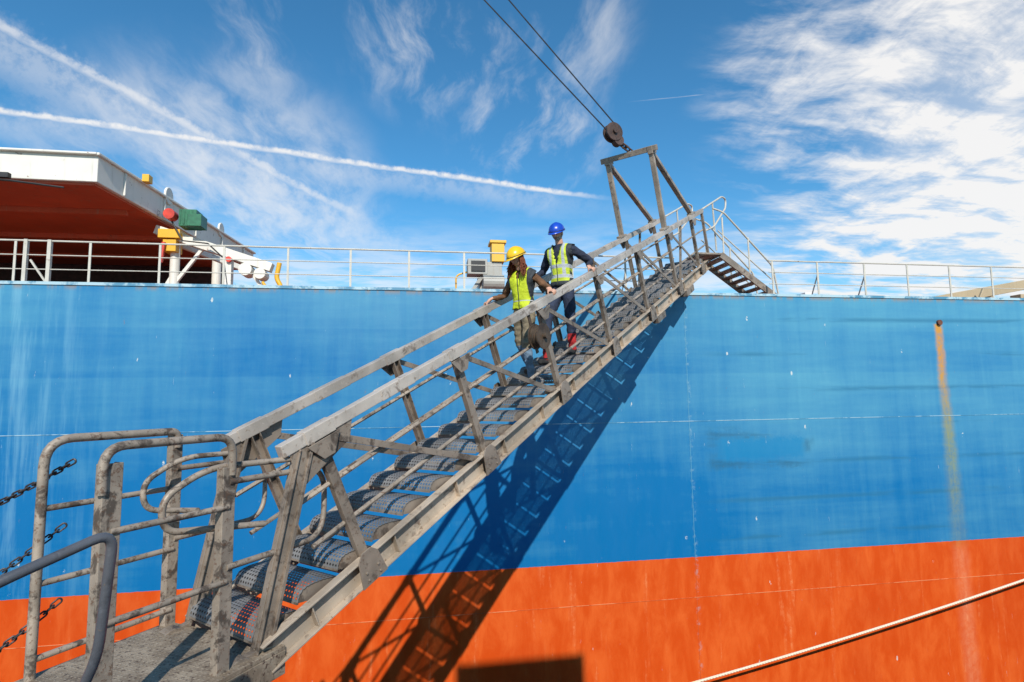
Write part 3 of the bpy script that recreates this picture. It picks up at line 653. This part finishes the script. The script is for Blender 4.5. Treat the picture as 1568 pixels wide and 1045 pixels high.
Jw=dict(pelvis=((0,.03,.93),(.135,.105)),waist=((0,.02,1.05),(.115,.09)),chest=((0,0,1.22),(.135,.10)),uch=((0,-.02,1.37),(.12,.085)),neck=((0,-.045,1.48),(.055,.05)),
 shL=((.155,-.01,1.385),.060),shR=((-.155,-.01,1.375),.060),elL=((.30,.17,1.20),.047),wrL=((.375,.0,1.19),.032),elR=((-.34,.06,1.17),.047),wrR=((-.385,-.14,1.13),.032),
 hipL=((.085,.02,.86),.095),knL=((.10,-.09,.47),.065),anL=((.10,.02,.10),.045),heL=((.10,.05,.045),.038),toL=((.11,-.12,.035),.036),
 hipR=((-.085,.04,.86),.095),knR=((-.10,.06,.54),.065),anR=((-.10,.30,.25),.045),heR=((-.10,.33,.19),.038),toR=((-.11,.17,.178),.036))
addshin(Jw,.35,.062)
hv=simple('yellow_hard_hat',(.78,.46,.01),.3,var=.05,bs=.02); hb_=simple('blue_hard_hat',(.01,.06,.42),.3,var=.05,bs=.02)
denim=cloth('denim',(.16,.24,.33)); bk=cloth('brown_knit',(.15,.07,.03))
person('woman_worker',(1.29,7.03,.158),Jw,bones,dict(jacket=bk,sleeve=bk,pants=cloth('khaki_trousers',(.20,.16,.10)),calf=denim,shin=denim,boot=cloth('brown_boot',(.07,.045,.03)),skin=skinw),
 ((0,-.13,1.60),.45,-.25,.93),hv,skinw,cloth('auburn_hair',(.17,.045,.015),40),vestmat('hi_vis_yellow',(.62,.72,.02),(1.06,),0,.006,.02,.128),
 [((.43,.0,1.133),1,(.375,.0,1.19)),((-.43,-.18,1.053),-1,(-.385,-.14,1.13))],longhair=True,vestz=(.93,1.46))
Jm=dict(pelvis=((0,.03,.98),(.145,.115)),waist=((0,.02,1.12),(.135,.11)),chest=((0,0,1.31),(.155,.12)),uch=((0,-.02,1.48),(.14,.10)),neck=((0,-.035,1.60),(.06,.055)),
 shL=((.20,-.0,1.50),.075),shR=((-.20,-.0,1.49),.075),elL=((.36,.24,1.33),.058),wrL=((.385,.08,1.25),.038),elR=((-.37,.10,1.26),.058),wrR=((-.385,-.06,1.18),.038),
 hipL=((.095,.03,.90),.105),knL=((.12,.02,.49),.075),anL=((.12,.06,.10),.055),heL=((.12,.10,.05),.045),toL=((.13,-.11,.04),.042),
 hipR=((-.095,.02,.88),.105),knR=((-.12,-.22,.50),.075),anR=((-.12,-.26,-.04),.055),heR=((-.12,-.22,-.09),.045),toR=((-.13,-.43,-.10),.042))
addshin(Jm,.45,.068)
navy=cloth('navy_jacket',(.018,.024,.045)); nt_=cloth('navy_trousers',(.02,.03,.06))
person('man_worker',(1.984,7.745,.58),Jm,bones,dict(jacket=navy,sleeve=navy,pants=nt_,calf=nt_,shin=cloth('red_overtrousers',(.42,.02,.02)),boot=cloth('dark_boot',(.02,.02,.02)),skin=skinm),
 ((0,-.10,1.745),.42,.15,.97),hb_,skinm,cloth('grey_hair',(.20,.19,.18),40),vestmat('hi_vis_vest',(.60,.70,.04),(1.12,1.26),.10,.024,1.05,.15),
 [((.43,.10,1.19),1,(.385,.08,1.25)),((-.43,-.10,1.105),-1,(-.385,-.06,1.18))],beard=cloth('grey_beard',(.30,.28,.26),60),vestz=(.97,1.58))
# ---------------------------------------------------------------- light & sky
kx,kz=.017,.744
L=V((kx,1,-kz)).normalized()
sl=bpy.data.lights.new('sun','SUN'); sl.energy=5.0; sl.angle=math.radians(.53); sl.color=(1,.955,.89)
so=bpy.data.objects.new('sun',sl); link(so); so.rotation_euler=L.to_track_quat('-Z','Y').to_euler(); so.location=(0,-20,20)
elev=math.atan2(kz,math.hypot(kx,1))
wd=bpy.data.worlds.new('World'); S.world=wd; wd.use_nodes=True; t=NT(wd.node_tree)
sky=t.n('ShaderNodeTexSky',sky_type='NISHITA'); sky.sun_disc=False; sky.sun_elevation=elev; sky.sun_rotation=math.radians(180); sky.air_density=1.; sky.dust_density=.2; sky.ozone_density=3.
d=t.n('ShaderNodeTexCoord').outputs['Generated']; dx,dy,dz=t.sep(d)
hs=t.mix(1.,sky.outputs[0],(.46,1.06,1.24),'MULTIPLY')
zc=t.m('ADD',t.m('MAXIMUM',dz,.02),.12); cb=t.n('ShaderNodeCombineXYZ'); t.set(cb.inputs[0],t.m('DIVIDE',dx,zc)); t.set(cb.inputs[1],t.m('DIVIDE',dy,zc)); p=cb.outputs[0]
def blob(c,a0,a1): 
    c=V(c).normalized(); return t.ss(t.dot(d,tuple(c)),math.cos(math.radians(a0)),math.cos(math.radians(a1)))
wn=t.noise(p,1.6,3,.55,0,True); wx=t.sep(wn)
pw=t.vm('ADD',p,t.vm('MULTIPLY',t.vm('SUBTRACT',wn,(.5,.5,.5)),(.28,.28,0)))
n1=t.noise(t.map(pw,scale=(1.5,3.4,1),rot=(0,0,math.radians(38))),1.6,7,.62)
n2=t.noise(t.map(pw,scale=(3.6,1.3,1),rot=(0,0,math.radians(-22)),loc=(3,1,0)),1.7,7,.62)
right=t.m('MAXIMUM',blob((.74,.58,.36),24,7),t.m('MULTIPLY',blob((.58,.68,.44),13,3),.9))
right=t.m('MULTIPLY',right,t.ss(n2,.25,.6,.55,1.1))
mR=t.m('MULTIPLY',right,t.ss(t.m('ADD',n1,t.m('MULTIPLY',right,.18)),.50,.86))
mR=t.m('ADD',mR,t.m('MULTIPLY',blob((.80,.52,.33),17,4),.35))
cen=t.m('MAXIMUM',blob((.03,.80,.60),12,2),t.m('MULTIPLY',blob((.18,.88,.44),9,1),.8)); cen=t.m('MAXIMUM',cen,t.m('MULTIPLY',blob((-.22,.80,.55),6,2),.6)); cen=t.m('MAXIMUM',cen,t.m('MULTIPLY',blob((.20,.80,.57),9,2),.6))
mC=t.m('MULTIPLY',cen,t.ss(n2,.45,.78,0.,.8))
low=t.m('MULTIPLY',t.ss(dz,.17,.34,1.,0.),t.ss(n1,.36,.66,.12,.70))
lowL=t.m('MULTIPLY',blob((-.30,.90,.27),17,5),t.ss(n2,.36,.70,.05,.6))
cn=t.noise(d,55,4,.65); cl=t.m('MULTIPLY',t.m('SUBTRACT',wx[0],.5),.012)
def trail(a,c,wd_,amp,ext,jit=1.):
    a=V(a);c=V(c); n=a.cross(c).normalized(); 
    v=t.m('ADD',t.dot(d,tuple(n)),t.m('MULTIPLY',cl,jit)); v=t.m('ADD',v,t.m('MULTIPLY',t.m('SUBTRACT',cn,.5),wd_*1.2))
    k=t.ss(t.m('ABSOLUTE',v),wd_*.1,wd_,1.,0.)
    k=t.m('MULTIPLY',k,t.ss(cn,.30,.62,.5*amp,amp))
    return t.m('MULTIPLY',k,t.ss(dx,ext[0],ext[1],1.,0.))
tr=t.m('MAXIMUM',trail((-.5214,.7704,.367),(.3109,.8905,.3322),.0065,.9,(.20,.34)),trail((-.5036,.7334,.4566),(-.027,.9629,.2686),.010,.6,(-.20,-.02)))
tr=t.m('MAXIMUM',tr,trail((-.50,.74,.425),(-.05,.965,.25),.05,.34,(-.2,.1),2.)); tr=t.m('MAXIMUM',tr,trail((-.5214,.7704,.352),(.3109,.8905,.312),.03,.25,(.1,.4),2.))
tr=t.m('MAXIMUM',tr,t.m('MULTIPLY',trail((.3414,.8155,.4674),(.432,.774,.462),.0012,.22,(.42,.435),.3),t.ss(dx,.32,.38)))
mask=t.m('ADD',t.m('MAXIMUM',mR,mC),t.m('MAXIMUM',low,lowL)); mask=t.m('MINIMUM',mask,.95); mask=t.m('ADD',mask,t.m('MULTIPLY',tr,t.m('SUBTRACT',1.,mask,clamp=True))); mask=t.m('MULTIPLY',mask,t.ss(dz,-.02,.05))
bg=t.n('ShaderNodeBackground'); t.set(bg.inputs[0],hs); bg.inputs[1].default_value=.128
bc=t.n('ShaderNodeBackground'); bc.inputs[0].default_value=(1,.985,.97,1); bc.inputs[1].default_value=.95
mx=t.n('ShaderNodeMixShader'); t.set(mx.inputs[0],mask); wd.node_tree.links.new(bg.outputs[0],mx.inputs[1]); wd.node_tree.links.new(bc.outputs[0],mx.inputs[2])
wo=t.n('ShaderNodeOutputWorld'); wd.node_tree.links.new(mx.outputs[0],wo.inputs[0])
S.view_settings.view_transform='Standard'; S.view_settings.look='None'; S.view_settings.exposure=0
# ---------------------------------------------------------------- camera
cam=bpy.data.cameras.new('camera'); cam.lens=19.914; cam.sensor_width=36; cam.clip_start=.05; cam.clip_end=3000
co=bpy.data.objects.new('camera',cam); link(co)
R_=V((.9872,-.1586,-.0138));U_=V((-.0023,-.1008,.9949));F_=V((.1592,.9822,.0998))
M=Matrix.Identity(4)
for i,a in enumerate((R_,U_,-F_)):
    for j in range(3): M[j][i]=a[j]
co.matrix_world=M; S.camera=co
